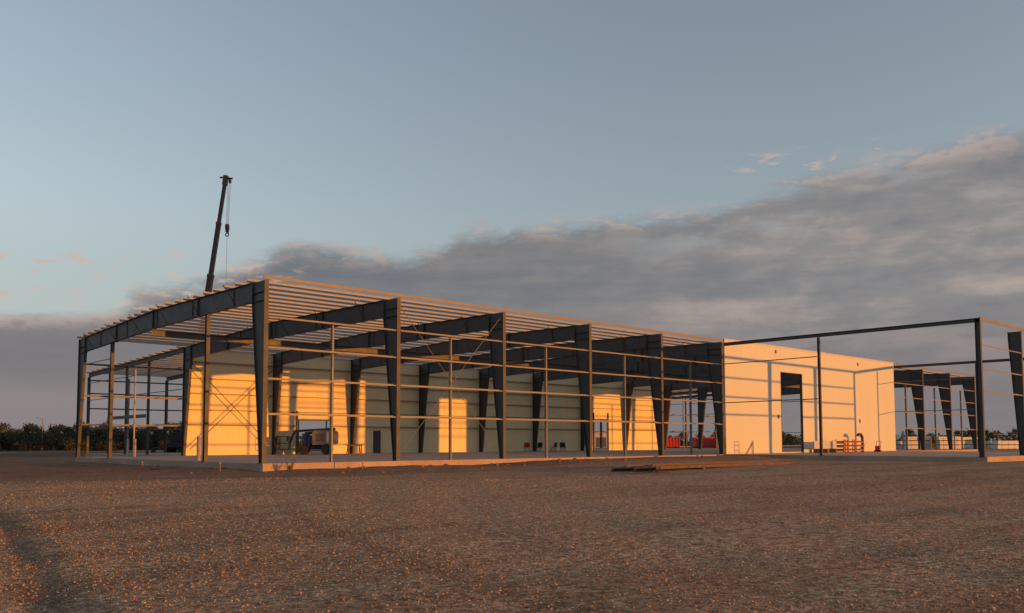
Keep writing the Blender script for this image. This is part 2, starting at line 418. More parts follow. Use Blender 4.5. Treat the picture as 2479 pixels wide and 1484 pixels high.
fw_=wall('front_wall',38.24,68.64,.015,8.97,-.10,.09,[(46.5,50.1,.015,6.85)],'wall',bld); fw_['label']='white insulated panel wall with a tall door opening'
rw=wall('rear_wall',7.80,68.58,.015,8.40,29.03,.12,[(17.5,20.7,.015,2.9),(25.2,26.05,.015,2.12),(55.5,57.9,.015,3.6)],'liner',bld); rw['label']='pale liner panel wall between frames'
m=MB().mat('cream'); m.box(38.2,68.7,-.13,-.105,8.88,9.0); m.obj('eave_trim',bld)
m=MB().mat('cream'); m.box(38.2,68.7,-.125,-.103,.016,.11); m.obj('base_trim',bld)
m=MB().mat('steel'); m.box(25.22,26.03,29.05,29.10,.02,2.1); m.box(25.9,25.94,29.0,29.05,1.0,1.04); m.obj('door',bld)
for a,b,h in ((17.5,20.7,2.9),(55.5,57.9,3.6)):
    m=MB().mat('darkgirt'); m.box(a-.12,a-.003,28.9,29.02,.015,h+.12+.7); m.box(b+.003,b+.12,28.9,29.02,.015,h+.12+.7); m.box(a-.003,b+.003,28.9,29.02,h+.003,h+.12); m.obj('door_frame',bld)
m=MB().mat('steel'); m.box(46.503,46.55,-.12,.10,.016,6.847); m.box(50.05,50.097,-.12,.10,.016,6.847); m.box(46.553,50.047,-.12,.10,6.80,6.847); m.obj('door_frame',bld)
for i in range(1,9):
    for z in (2.4,3.6,4.9,6.1,7.4):
        segs=[(i*B+.16,(i+1)*B-.16)]
        for (a,b,h) in ((17.36,20.84,2.9),(25.1,26.15,2.1),(55.36,58.04,3.7)):
            ns=[]
            for s1,s2 in segs:
                if z<h+.1 and a<s2 and b>s1: ns+= [q for q in ((s1,a),(b,s2)) if q[1]-q[0]>.2]
                else: ns.append((s1,s2))
            segs=ns
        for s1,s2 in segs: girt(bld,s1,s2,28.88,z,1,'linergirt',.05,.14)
for x,z in ((45.8,8.35),(60.7,8.2)):
    m=MB().mat('timber'); m.box(x-.06,x+.06,-.18,-.104,z,z+.28); m.obj('wall_lamp',bld)
for x,z in ((46.0,2.9),(60.8,2.75)):
    m=MB().mat('darkgirt'); m.box(x-.06,x+.06,-.18,-.104,z,z+.32); m.obj('switch_box',bld)

# ---------------------------------------------------------------- front wing
wing=thing('wing_frame','bare grey steel wing frame standing before the white wall','building')
L=18.58
def ibeam(m,p,q,w,h,t=.012):
    p=Vector(p);q=Vector(q); d=(q-p).normalized(); u=Vector((0,0,1)) if abs(d.z)<.9 else Vector((0,1,0)); r=d.cross(u).normalized(); u=r.cross(d)
    m.beam(p+u*(h/2-t/2),q+u*(h/2-t/2),w,t,up=u); m.beam(p-u*(h/2-t/2),q-u*(h/2-t/2),w,t,up=u); m.beam(p,q,t,h-2*t,up=u)
for X in (5*B,9*B):
    m=MB().mat('steel'); ibeam(m,(X,-.16,8.52),(X,-L+.02,8.45),.18,.25); m.obj('end_beam',wing)
    for y in (-7.95,):
        m=MB().mat('steel'); ibeam(m,(X,y,.02),(X,y,8.34),.15,.17); m.box(X-.15,X+.15,y-.15,y+.15,0,.02); m.obj('wall_post',wing)
    m=MB().mat('steel'); ibeam(m,(X,-L+.16,.02),(X,-L+.16,8.58),.22,.30); m.box(X-.2,X+.2,-L-.02,-L+.36,0,.02); m.obj('column',wing)
    for z in (6.98,3.98): girt(wing,-7.83,-.14,X-.1,z,1,'darkgirt',axis='y')
for i in (6,7,8):
    m=MB().mat('steel'); X=i*B
    m.prism([(.01,.02),(.34,.02),(.8,7.9),(.8,8.4),(.01,8.4)],lambda u,v,w:(X+w,-L+u,v),-.008,.008)
    m.box(X-.12,X+.12,-L,-L+.015,.02,8.42); m.beam((X,-L+.35,.02),(X,-L+.81,7.9),.018,.22,up=(1,0,0)); m.box(X-.12,X+.12,-L+.79,-L+.82,7.9,8.42)
    m.box(X-.15,X+.15,-L-.02,-L+.4,0,.02); m.obj('column',wing)
m=MB().mat('girt'); m.box(5*B-.1,9*B+.1,-L-.02,-L+.0,8.42,8.62); m.box(5*B-.1,9*B+.1,-L,-L+.08,8.60,8.62); m.obj('eave_strut',wing)
for i in range(5,9):
    for z in (6.9,5.4,4.03): girt(wing,i*B+.16,(i+1)*B-.16,-L+.01,z)

# ---------------------------------------------------------------- rear wing
rear=thing('rear_wing_frame','bare grey steel lean-to frame behind the pale wall','building')
fr=None
m=MB().mat('steel')
ibeam(m,(0,29.15,8.30),(0,53,7.70),.2,.38)
ibeam(m,(0,52.85,0.02),(0,52.85,7.51),.22,.3)
for i in range(1,NB+1):
    if fr is None: fr=m.obj('portal_frame',rear); o=fr
    else: o=fr.copy(); COL.objects.link(o); o.parent=rear
    o.location=(i*B,0,0)
for k in range(16):
    y=29.9+k*1.52
    m=MB().mat('galv'); zpurlin(m,y,rtop(y)-.005,B-.3,NB*B+.2); m.obj('purlin',rear)
for X in (B,NB*B):
    for y in (36.6,42.0,46.6):
        m=MB().mat('darkgirt'); ibeam(m,(X,y,.02),(X,y,8.10-(y-29)*.025),.18,.2); m.obj('wall_post',rear)
    for z in (6.9,5.2,2.5): girt(rear,29.2,52.6,X-.12,z,1,'darkgirt',axis='y')
m=MB().mat('darkgirt'); m.box(B-.2,B-.13,36.7,46.5,3.15,3.45); m.obj('door_header',rear)
for i in range(1,NB):
    x=(i+.5)*B; m=MB().mat('girt'); m.box(x-.07,x+.07,52.8,52.95,0,7.55); m.obj('wall_post',rear)
for z in (2.4,4.4,5.9,7.2): girt(rear,B,NB*B,53.02,z,-1,'girt')

# ---------------------------------------------------------------- bollards / pipes
def bollard(x,y,h,r=.09,mat='conc',label='pale concrete-filled pipe bollard standing on the slab'):
    m=MB().mat(mat); m.cyl((0,0,0),(0,0,h),r,n=16); m.cyl((0,0,h),(0,0,h+r*.45),r,r*.55,n=16)
    o=m.obj('bollard'); o.location=(x,y,0); tag(o,label,'bollard','bollards on the slab'); return o
bollard(3.4,27.2,1.25); bollard(2.7,26.6,1.25); bollard(.85,9.6,1.3,.11); bollard(88,4,1.6); bollard(85.0,6,2.2); bollard(90.0,2.,1.6)

# ---------------------------------------------------------------- boom lift
def wheel(parent,x,y,r,w,side,rim='blue'):
    wobj=MB().mat('rubber'); wobj.cyl((0,-w/2,0),(0,w/2,0),r*.97,n=28)
    wobj.torus((0,0,0),(0,1,0),r*.8,r*.22,28,8)
    for i in range(20):
        t=2*math.pi*i/20; c=Vector((math.cos(t)*r,0,math.sin(t)*r))
        wobj.beam(c+Vector((0,-w*.5,0)),c+Vector((0,w*.5,0)),.05,.05,up=(math.cos(t),0,math.sin(t)))
    o=wobj.obj('wheel',parent); o.location=(x,y,r+.02)
    h=MB().mat(rim); h.cyl((0,side*w*.45,0),(0,side*w*.56,0),r*.5,n=20); h.cyl((0,side*w*.56,0),(0,side*w*.66,0),r*.2,n=12)
    h.obj('rim',o)
lift=thing('boom_lift','grey and blue articulating boom lift parked folded on the slab','boom lift',(17.6,26.1,0),math.atan2(-.678,.735)+math.radians(8))
m=MB().mat('navy'); m.box(-1.25,1.25,-.55,.55,.42,.75); m.box(-1.0,-.8,-.9,.9,.42,.56); m.box(.8,1.0,-.9,.9,.42,.56); m.obj('chassis',lift,bevel=.03)
for x in (-.95,.95):
    for s in (-1,1): wheel(lift,x,s*.98,.42,.34,s,'black')
m=MB().mat('hood'); 
for y0,y1 in ((-1.05,-.35),(.3,1.0)):
    m.prism([(.1,.82),(1.95,.82),(2.1,.95),(2.1,1.85),(1.95,2.0),(.25,2.0),(.1,1.85)],lambda u,v,w:(u-.3,w,v),y0,y1)
m.mat('cream'); m.box(.95,1.12,-1.058,-1.052,1.0,1.9)  # upright pale strip: warm reflection on the hood put in as colour
m.mat('black')
for k in range(6): m.box(.1,.75,-1.058,-1.052,1.15+k*.1,1.20+k*.1)
m.obj('engine_hood',lift,bevel=.02)
m=MB().mat('navy'); m.box(-.8,1.75,-.34,.29,.9,1.3); m.cyl((0,0,.75),(0,0,.9),.5,n=24); m.obj('turntable',lift,bevel=.02)
m=MB().mat('blue'); m.box(-1.05,-.55,-.7,.7,.85,1.75); m.box(-.53,-.2,-.9,-.4,.9,1.5); m.obj('control_box',lift,bevel=.03)
m=MB().mat('navy'); m.beam((1.5,0,1.35),(-.9,0,1.5),.26,.28); m.beam((-.9,0,1.75),(1.6,0,2.0),.22,.22); m.beam((1.6,0,2.15),(-1.7,0,1.95),.2,.2); m.beam((-1.7,0,1.98),(-2.1,0,.95),.14,.16); m.obj('boom',lift,bevel=.01)
m=MB().mat('navy')
for z in (.45,.95,1.5):
    for a,b in (((-3.0,-.9),(-3.0,.9)),((-2.15,-.9),(-2.15,.9)),((-3.0,-.9),(-2.15,-.9)),((-3.0,.9),(-2.15,.9))): m.cyl((*a,z),(*b,z),.028,n=8)
for x in (-3.0,-2.15):
    for y in (-.9,-.3,.3,.9): m.cyl((x,y,.45),(x,y,1.5),.024,n=8)
m.box(-3.0,-2.15,-.9,.9,.40,.45); m.box(-2.35,-2.2,-.35,.35,1.1,1.5); m.obj('platform',lift)
def trestle(x,y,rot,label='timber sawhorse standing on the slab'):
    m=MB().mat('timber'); m.beam((-.6,0,.75),(.6,0,.75),.09,.09)
    for sx_ in (-.5,.5):
        for sy_ in (-1,1): m.beam((sx_,0,.72),(sx_*1.1,sy_*.3,0),.07,.04)
        m.beam((sx_*1.05,-.2,.3),(sx_*1.05,.2,.3),.03,.06)
    o=m.obj('sawhorse'); o.location=(x,y,0); o.rotation_euler=(0,0,rot); tag(o,label,'sawhorse','sawhorses on the slab')
trestle(20.9,25.2,-.6); trestle(21.3,26.1,-.8)
m=MB().mat('timber')
for i in range(4): m.box(-.9,.9,-.4+i*.2,-.22+i*.2,.8,.84)
o=m.obj('plank_stack'); o.location=(21.1,25.6,0); o.rotation_euler=(0,0,-.7); tag(o,'timber planks laid across sawhorses','planks')

def chair(x,y,rot,seatmat,label):
    e=thing('camp_chair',label,'chair',(x,y,0),rot,'folding camp chairs on the slab')
    m=MB().mat('black')
    for s in (-1,1):
        m.cyl((s*.28,-.26,0),(s*.28,.26,.45),.014,n=6); m.cyl((s*.28,.26,0),(s*.28,-.26,.45),.014,n=6)
        m.cyl((s*.28,.24,.42),(s*.3,.36,.95),.014,n=6); m.cyl((s*.28,-.26,.42),(s*.28,-.26,.65),.014,n=6); m.beam((s*.3,-.3,.66),(s*.3,.3,.66),.06,.02)
    for yy in (-.26,.26): m.cyl((-.28,yy,0),(.28,yy,.42),.012,n=6); m.cyl((.28,yy,0),(-.28,yy,.42),.012,n=6)
    m.obj('frame',e)
    m=MB().mat(seatmat); m.beam((0,-.27,.45),(0,.25,.42),.52,.02); m.obj('seat',e)
    m=MB().mat(seatmat); m.beam((0,.25,.45),(0,.36,.95),.02,.54,up=(1,0,0)); m.obj('backrest',e)
chair(43.0,27.2,2.4,'red','red folding camp chair on the slab'); chair(44.9,27.4,2.9,'black','black folding camp chair on the slab'); chair(46.9,27.2,3.4,'black','black folding camp chair on the slab')
chair(48.2,27.0,2.2,'black','black folding camp chair on the slab')

m=MB().mat('white'); m.box(-2.0,2.0,-.05,.05,.35,1.0)
o=m.obj('wall_panel_offcut',bevel=.01); o.location=(51.8,-1.2,0); tag(o,'white wall panel offcut standing on timber blocks','panel')
m=MB().mat('timber')
for x in (-1.4,0,1.4): m.box(x-.12,x+.12,-.3,.3,0,.345)
o=m.obj('timber_blocks'); o.location=(51.8,-1.2,0); tag(o,'timber blocks under a white panel','timber')
def rack(x,y):
    e=thing('orange_rack','orange steel rack holding rolled bars on the slab','rack',(x,y,0),0,'orange racks before the white wall')
    m=MB().mat('orange')
    for sx_ in (-.85,.85):
        for sy_ in (-.35,.35): m.box(sx_-.04,sx_+.04,sy_-.04,sy_+.04,0,1.15)
    for z in (.15,.5,.85): 
        for sy_ in (-.35,.35): m.box(-.81,.81,sy_-.03,sy_+.03,z,z+.07)
        for sx_ in (-.85,.85): m.box(sx_-.03,sx_+.03,-.31,.31,z,z+.07)
    m.obj('frame',e)
    m=MB().mat('rust')
    for z in (.22,.57,.92):
        for k in range(6): m.cyl((-.8,-.28+k*.11,z+.05),(.8,-.28+k*.11,z+.05),.045,n=8)
    m.obj('bars',e)
rack(55.2,-1.3); rack(57.3,-1.3)
m=MB().mat('black'); m.cyl((0,0,0),(0,0,1.35),.11,n=14); m.cyl((0,0,1.35),(-.3,0,1.6),.13,n=14); m.cyl((-.3,0,1.6),(-.75,0,1.6),.15,n=14); m.cyl((-.75,0,1.45),(-.75,0,1.68),.16,n=14)
o=m.obj('vent_pipe'); o.location=(58.9,-1.2,0); tag(o,'black gooseneck vent pipe rising from the slab','pipe')
e=thing('plate_compactor','black and red plate compactor standing on the slab','compactor',(61.6,-1.4,0),.3)
m=MB().mat('black'); m.prism([(-.45,.15),(-.3,.0),(.3,.0),(.45,.15),(.3,.08),(-.3,.08)],lambda u,v,w:(u,w,v),-.28,.28); m.obj('plate',e)
m=MB().mat('red'); m.box(-.2,.2,-.2,.2,.12,.5); m.cyl((0,-.22,.4),(0,.22,.4),.17,n=14); m.obj('engine',e,bevel=.02)
m=MB().mat('black'); 
for s in (-.2,.2): m.cyl((.2,s,.2),(.95,s,1.0),.02,n=8)
m.cyl((.95,-.2,1.0),(.95,.2,1.0),.02,n=8); m.obj('handle',e)
m=MB().mat('timber')
for s in (-.3,.3):
    m.beam((s,0,0),(s,0,1.05),.05,.04); m.beam((s,.5,0),(s,0,.9),.05,.04)
for z in (.3,.7,1.0): m.box(-.27,.27,-.02,.02,z,z+.05)
o=m.obj('sign_easel'); o.location=(40.2,-1.2,0); o.rotation_euler=(0,0,.4); tag(o,'small timber A-frame stand on the slab','stand')

# ---------------------------------------------------------------- steel stack on gravel (C purlins)
for k in range(11):
    m=MB().mat('rust'); Ln=14.6-.9*(k%5); hh=.14 if k<9 else .06
    m.box(-Ln/2,Ln/2,-.006,.006,0,hh); m.box(-Ln/2,Ln/2,.006,.075,hh-.01,hh); m.box(-Ln/2,Ln/2,.006,.075,0,.01)
    o=m.obj('steel_purlin')
    up_=k>=9
    o.location=(19.6+random.uniform(-1.1,1.1),-12.15+(k if not up_ else 3+2*(k-9))*.17+random.uniform(-.03,.03),-.325+(.145 if up_ else 0)); o.rotation_euler=(random.choice((0,.10,-.12,.06)),.002,random.uniform(-.022,.022)+.05)
    tag(o,'brown primed steel purlin lying on timber blocks on gravel','steel beam','steel purlins lying on the gravel')
for x in (13.2,17.5,22.,26.3):
    m=MB().mat('timber'); m.box(-.06,.06,-.8,.8,0,.07); o=m.obj('timber_bearer'); o.location=(x,-11.5+(x-19.6)*.05,-.395); tag(o,'short timber bearer under steel on gravel','timber','timber bearers under the steel')
for k in range(3):
    m=MB().mat('black'); m.box(-1.1,1.1,-.006,.006,0,.16); m.box(-1.1,1.1,.006,.09,.15,.16); m.box(-1.1,1.1,.006,.09,0,.01)
    o=m.obj('steel_offcut'); o.location=(11.6+k*.5,-12.5-k*.4,-.36); o.rotation_euler=(.5,0,-.2+.4*k); tag(o,'dark steel channel offcut lying on gravel','steel beam','steel offcuts on the gravel')

m=MB().mat('weed')
for k in range(22):
    a=random.uniform(0,6.28); l=random.uniform(.2,.5); d=Vector((math.cos(a)*random.uniform(.3,.9),math.sin(a)*random.uniform(.3,.9),1)).normalized()
    p=Vector((random.uniform(-.12,.12),random.uniform(-.12,.12),0)); m.beam(p,p+d*l,.012,.008)
    for q in range(5):
        c=p+d*l*(.3+.17*q); s_=Vector((random.uniform(-1,1),random.uniform(-1,1),random.uniform(-.2,.6))).normalized(); w_=s_.cross(Vector((0,0,1))).normalized()*.022
        m.add([c,c+s_*.06+w_,c+s_*.13,c+s_*.06-w_],[(0,1,2,3)])
o=m.obj('weed_plant'); o.location=(.9,-.75,float(gh(.9,-.75))-.02); tag(o,'green weed growing against the slab edge','plant')
for x,y in ((4.4,-1.6),(-1.6,1.2),(-2.4,9)):
    m=MB().mat('timber'); m.box(-.02,.02,-.01,.01,0,.4); m.mat('orange').box(-.021,.021,-.011,.011,.4,.47); o=m.obj('survey_stake'); o.location=(x,y,float(gh(x,y))-.05); tag(o,'timber survey stake with orange tip in the gravel','stake','survey stakes')
for k in range(40):
    if k<16: x,y=random.uniform(-3.2,-.5),random.uniform(.5,24)
    else: x,y=random.uniform(2,34),random.uniform(-4.2,-.6)
    bm=bmesh.new(); bmesh.ops.create_icosphere(bm,subdivisions=2,radius=random.uniform(.05,.15))
    for v in bm.verts: v.co*=random.uniform(.75,1.25); v.co.z*=.6
    me=bpy.data.meshes.new('earth_clod'); bm.to_mesh(me); bm.free(); me.materials.append(M['ground'])
    o=bpy.data.objects.new('earth_clod',me); COL.objects.link(o); o.location=(x,y,float(gh(x,y))+.01); tag(o,'lump of red-brown earth beside the slab','earth','lumps of earth along the slab edge')

# ---------------------------------------------------------------- crane
bx,by=22.9,65.5
tip=Vector((25.0,61.5,33.0))
crane=thing('mobile_crane','dark mobile crane with raised telescopic boom behind the steel frame','crane',(bx,by,-.42),.9)
inv=Matrix.Rotation(-.9,4,'Z')@Matrix.Translation((-bx,-by,.42))
T=inv@tip; base=Vector((-1.2,0,2.9)); d=T-base; ln=d.length; dn=d.normalized()
m=MB().mat('navy'); m.box(-5.5,5.2,-1.25,1.25,.9,1.5); 
for x in (-5.0,4.6): m.box(x-.15,x+.15,-2.6,2.6,.75,.95); m.box(x-.2,x+.2,-2.8,-2.4,.0,.8); m.box(x-.2,x+.2,2.4,2.8,.0,.8)
m.obj('carrier',crane,bevel=.03)
m=MB().mat('cream'); m.prism([(4.0,1.5),(5.3,1.5),(5.5,2.1),(5.1,2.9),(4.0,2.9)],lambda u,v,w:(u,w,v),-1.2,1.2); m.obj('cab',crane,bevel=.05)
m=MB().mat('navy'); m.box(-3.2,.8,-1.1,1.1,1.55,2.4); m.box(-3.8,-2.6,-1.2,1.2,1.6,2.7); m.mat('glass').box(.1,1.5,.35,1.15,1.6,3.0); m.obj('turntable',crane,bevel=.04)
for x in (-4.0,-2.6,1.6,3.0):
    for s in (-1,1): wheel(crane,x,s*1.1,.6,.4,s,'cream')
segs=[(0,.38,.78,.9),(.36,.62,.62,.72),(.6,.83,.48,.56),(.81,1.0,.38,.44)]
for a,b,w_,h_ in segs:
    m=MB().mat('navy'); m.beam(base+dn*ln*a,base+dn*ln*b,w_,h_,up=(1,0,0)); m.mat('black').beam(base+dn*(ln*b-.35),base+dn*(ln*b+.02),w_*1.12,h_*1.1,up=(1,0,0)); m.obj('boom_section',crane)
m=MB().mat('black'); m.beam(T-dn*.6,T+dn*.6,.5,.6,up=(1,0,0)); m.obj('boom_head',crane)
side=(Matrix.Rotation(-.9,4,'Z')@Vector((.735,-.678,0)))
hd=T+dn*.3; 
m=MB().mat('black'); m.cyl(hd+side*.45-Vector((0,0,.3)),hd+side*.6-Vector((0,0,.3)),.36,n=16); m.beam(hd-side*.7+Vector((0,0,.1)),hd+side*.85+Vector((0,0,-.05)),.2,.16); m.obj('sheave',crane)
hk=hd+side*.3-Vector((0,0,6.1))
m=MB().mat('black')
for o_ in (-.16,0,.16): m.cyl(hd+side*(.45+o_)-Vector((0,0,.4)),hk+side*(o_*.8)+Vector((0,0,.3)),.02,n=5)
m.cyl(hk-Vector((0,0,1.2)),hk-side*.15-Vector((0,0,22)),.018,n=5); m.obj('hoist_rope',crane)
m=MB().mat('black'); m.cyl(hk-side*.16,hk+side*.16,.38,n=16); m.beam(hk+Vector((0,0,.38)),hk-Vector((0,0,.6)),.34,.36); m.torus(hk-Vector((0,0,.9)),side.cross(Vector((0,0,1))),.2,.07,14,6); m.obj('hook_block',crane)
m=MB().mat('darkgirt'); m.cyl(Vector((.2,.0,2.3)),base+dn*ln*.3,.16,n=10); m.obj('luffing_cylinder',crane)

# ---------------------------------------------------------------- background objects
def dumpster(x,y,rot,lab):
    e=thing('dumpster',lab,'dumpster',(x,y,-.42),rot,'red roll-off dumpsters')
    m=MB().mat('red'); m.box(-3,3,-1.2,-1.15,.3,2.4); m.box(-3,3,1.15,1.2,.3,2.4); m.box(-3,-2.95,-1.15,1.15,.3,2.4); m.box(2.95,3,-1.15,1.15,.3,2.4); m.box(-2.95,2.95,-1.15,1.15,.3,.36)
    for k in range(9):
        xx=-2.8+k*.7; m.box(xx-.06,xx+.06,-1.28,-1.2,.3,2.35); m.box(xx-.06,xx+.06,1.2,1.28,.3,2.35)
    for s in (-1.24,1.24): m.box(-3.05,3.05,s-.06,s+.06,2.35,2.5)
    m.obj('bin',e)
    m=MB().mat('black'); 
    for xx in (-2.4,2.4): m.cyl((xx,-1,.16),(xx,1,.16),.16,n=10)
    m.box(-3,3,-.6,-.45,.16,.3); m.box(-3,3,.45,.6,.16,.3); m.obj('skid',e)
perp=math.atan2(-.62,.78)
dumpster(139,82,perp,'red ribbed roll-off dumpster on bare ground'); dumpster(149,78,perp+.1,'red ribbed roll-off dumpster on bare ground'); dumpster(150.5,70.5,perp-.1,'faded red ribbed dumpster beside another dumpster')
shed=thing('shed','low white metal shed with shallow pitched roof','shed',(168,128,-.42),perp)
m=MB().mat('white'); m.prism([(-6,0),(6,0),(6,3.2),(0,4.6),(-6,3.2)],lambda u,v,w:(u,w,v),-4,4); m.obj('wall',shed)
m=MB().mat('galv'); m.beam((-6.3,0,3.25),(0,0,4.72),8.6,.08,up=(0,0,1)); m.beam((0,0,4.72),(6.3,0,3.25),8.6,.08); m.obj('roof',shed)
m=MB().mat('darkgirt'); m.box(-1.5,1.5,-4.04,-4.005,0,2.8); m.obj('door',shed)
def bundle(x,y,rot,w,h,lab):
    m=MB()
    z=0
    while z<h-.2:
        m.mat('timber')
        for t_ in np.linspace(-w/2+.3,w/2-.3,4): m.box(t_-.06,t_+.06,-.5,.5,z,z+.12)
        m.mat('white'); o_=random.uniform(-.12,.12); m.box(-w/2+o_,w/2+o_,-.55,.55,z+.12,z+.72)
        m.mat('galv')
        for t_ in np.linspace(-w/2+.8,w/2-.8,3): m.box(t_-.03,t_+.03,-.56,.56,z+.115,z+.73)
        z+=.74
    o=m.obj('panel_bundle'); o.location=(x,y,-.42); o.rotation_euler=(0,0,rot); tag(o,lab,'panel bundle','wrapped white panel bundles')
for (x,y,w,h) in ((131,23,4.6,2.4),(134.0,19.0,4.2,2.3),(133,26.5,4,1.6),(160,24.5,6,2.3),(163,19.8,6,1.6),(165.5,14.5,6,2.3),(168,9.0,6,1.6),(140,12,4,1.6)):
    bundle(x,y,perp+.12,w,h,'white wrapped wall panel bundle stacked on timber')
tele=thing('telehandler','red telehandler with dark tyres parked behind the frame','telehandler',(15.9,41.2,0),.4)
tele.scale=(.8,.8,.8)
m=MB().mat('red'); m.box(-2.2,2.0,-.55,.55,.7,1.25); m.prism([(-2.3,.9),(-.9,.9),(-.9,1.7),(-1.9,1.6)],lambda u,v,w:(u,w,v),-.9,.9); m.obj('chassis',tele,bevel=.04)
m=MB().mat('red'); m.box(-.65,.75,.05,1.0,1.2,1.6); m.box(-.65,.75,.05,1.0,2.3,2.38); m.mat('glass').box(-.6,.7,.1,.95,1.6,2.3); m.obj('cab',tele,bevel=.03)
m=MB().mat('red'); m.beam((-2.0,-.3,1.9),(3.0,-.3,1.2),.35,.4); m.mat('black').beam((3.0,-.3,1.2),(3.4,-.3,.5),.3,.3); m.box(3.35,3.45,-.9,.5,.3,1.0); m.box(3.4,4.5,-.7,-.55,.25,.32); m.box(3.4,4.5,.1,.25,.25,.32); m.obj('boom',tele)
for x in (-1.5,1.5):
    for s in (-1,1): wheel(tele,x,s*.95,.6,.4,s,'red')
m=MB().mat('road'); m.box(-220,400,112,121,-.5,-.40); o=m.obj('road'); o['kind']='structure'
m=MB().mat('conc'); m.box(-220,400,111.7,112,-.5,-.28); o=m.obj('kerb'); o['kind']='structure'
def lamp(x,y):
    e=thing('street_lamp','grey metal street lamp beside the road','street lamp',(x,y,-.42),0,'street lamps along the road')
    m=MB().mat('girt'); m.cyl((0,0,0),(0,0,6.3),.11,.06,n=10); m.cyl((0,0,0),(0,0,.4),.2,n=10); m.obj('pole',e)
    m=MB().mat('girt'); m.cyl((0,0,6.2),(-.8,0,6.4),.05,n=8); m.obj('arm',e)
    m=MB().mat('darkgirt'); m.box(-1.2,-.75,-.12,.12,6.36,6.48); m.obj('lamp_head',e,bevel=.03)
lamp(27,148); lamp(62,148); lamp(-8,148); lamp(96,148)

# ---------------------------------------------------------------- trees
def tree_src(k,h,w):
    rnd=random.Random(k)
    e=thing('tree','dark green broadleaf tree on the field edge','tree',(0,0,-50),0,'trees along the field edge')
    m=MB().mat('bark'); m.cyl((0,0,-.2),(rnd.uniform(-.1,.1),0,h*.4),.16,.10,n=8)
    for i in range(6):
        a=i*1.05+rnd.uniform(-.3,.3); z0=h*(.18+.05*i); m.cyl((0,0,z0),(math.cos(a)*w*.35,math.sin(a)*w*.35,z0+h*.28),.07,.02,n=6)
    m.obj('trunk',e)
    vs=[];f=[]
    for c in range(38):
        a=rnd.uniform(0,6.28); t=rnd.random()**.6; zz=rnd.uniform(.06,.93); rad_=w*.5*math.sin(math.pi*min(1,max(.12,(zz+.08)/1.08))**.8)*t*rnd.uniform(.8,1.15)
        cx_,cy_,cz_=math.cos(a)*rad_,math.sin(a)*rad_,zz*h; cr=rnd.uniform(.35,.75)*w*.2
        for l in range(46):
            d_=Vector((rnd.gauss(0,1),rnd.gauss(0,1),rnd.gauss(0,.8))).normalized()*cr*rnd.uniform(.5,1.1)
            p=Vector((cx_,cy_,cz_))+d_; s_=rnd.uniform(.10,.22); u=Vector((rnd.gauss(0,1),rnd.gauss(0,1),rnd.gauss(0,1))).normalized(); v=u.cross(Vector((rnd.gauss(0,1),rnd.gauss(0,1),rnd.gauss(0,1)))).normalized()
            o_=len(vs); vs+=[tuple(p-u*s_),tuple(p+v*s_*.7),tuple(p+u*s_),tuple(p-v*s_*.7)]; f.append((o_,o_+1,o_+2,o_+3))
    me=bpy.data.meshes.new('crown'); me.from_pydata(vs,[],f); me.materials.append(M['leaf'])
    o=bpy.data.objects.new('crown',me); COL.objects.link(o); o.parent=e
    return e
srcs=[tree_src(1,5.2,6.2),tree_src(2,4.6,6.8),tree_src(3,5.6,6.0),tree_src(4,4.2,6.4)]
used=set()
def place(x,y,s=1.0):
    k=random.randrange(4); sc=s*random.uniform(.85,1.12)
    if k not in used:
        used.add(k); e=srcs[k]; e.location=(x,y,-.42); e.rotation_euler=(0,0,random.uniform(0,6)); e.scale=(sc,)*3
    else: copy_thing(srcs[k],(x,y,-.42),random.uniform(0,6),sc)
for k in range(66):
    az=math.radians(7.5+k*.29+random.uniform(-.15,.15)); R=random.uniform(172,215)
    place(C.x+R*math.sin(az),C.y+R*math.cos(az),.95)
for k in range(30):
    az=math.radians(48+k*1.0+random.uniform(-.4,.4)); R=random.uniform(330,420)
    place(C.x+R*math.sin(az),C.y+R*math.cos(az),1.05)
vs=[];f=[]
for k in range(26000):
    az=rng.uniform(-.2,1.9); R=rng.uniform(640,820); hmax=5+3*math.sin(az*37)+2.5*math.sin(az*91+1)+1.5*math.sin(az*230)
    p=Vector((C.x+R*math.sin(az),C.y+R*math.cos(az),-.4+max(1.5,hmax)*rng.random())); s_=rng.uniform(.6,1.3)
    a=rng.uniform(0,3.14); u=Vector((math.cos(a),math.sin(a),0)); v=Vector((0,0,1))
    o_=len(vs); vs+=[tuple(p-u*s_),tuple(p+v*s_*.7),tuple(p+u*s_),tuple(p-v*s_*.7)]; f.append((o_,o_+1,o_+2,o_+3))
me=bpy.data.meshes.new('distant_wood'); me.from_pydata(vs,[],f); me.materials.append(M['leaf'])
o=bpy.data.objects.new('distant_wood',me); COL.objects.link(o); o['kind']='stuff'; o['label']='far-off dark wood along the horizon'; o['category']='wood'

# ---------------------------------------------------------------- sun and sky
SUN=Vector((13.7,-29.0,0)); EL=math.radians(2.7); azs=math.atan2(SUN.x,SUN.y)
sd=Vector((math.sin(azs)*math.cos(EL),math.cos(azs)*math.cos(EL),math.sin(EL)))
ld=bpy.data.lights.new('sun','SUN'); ld.energy=4.4; ld.angle=math.radians(.53); ld.color=(1.0,.345,.03)
lo=bpy.data.objects.new('sun',ld); COL.objects.link(lo); lo.rotation_euler=(-sd).to_track_quat('-Z','Y').to_euler(); lo.location=sd*100

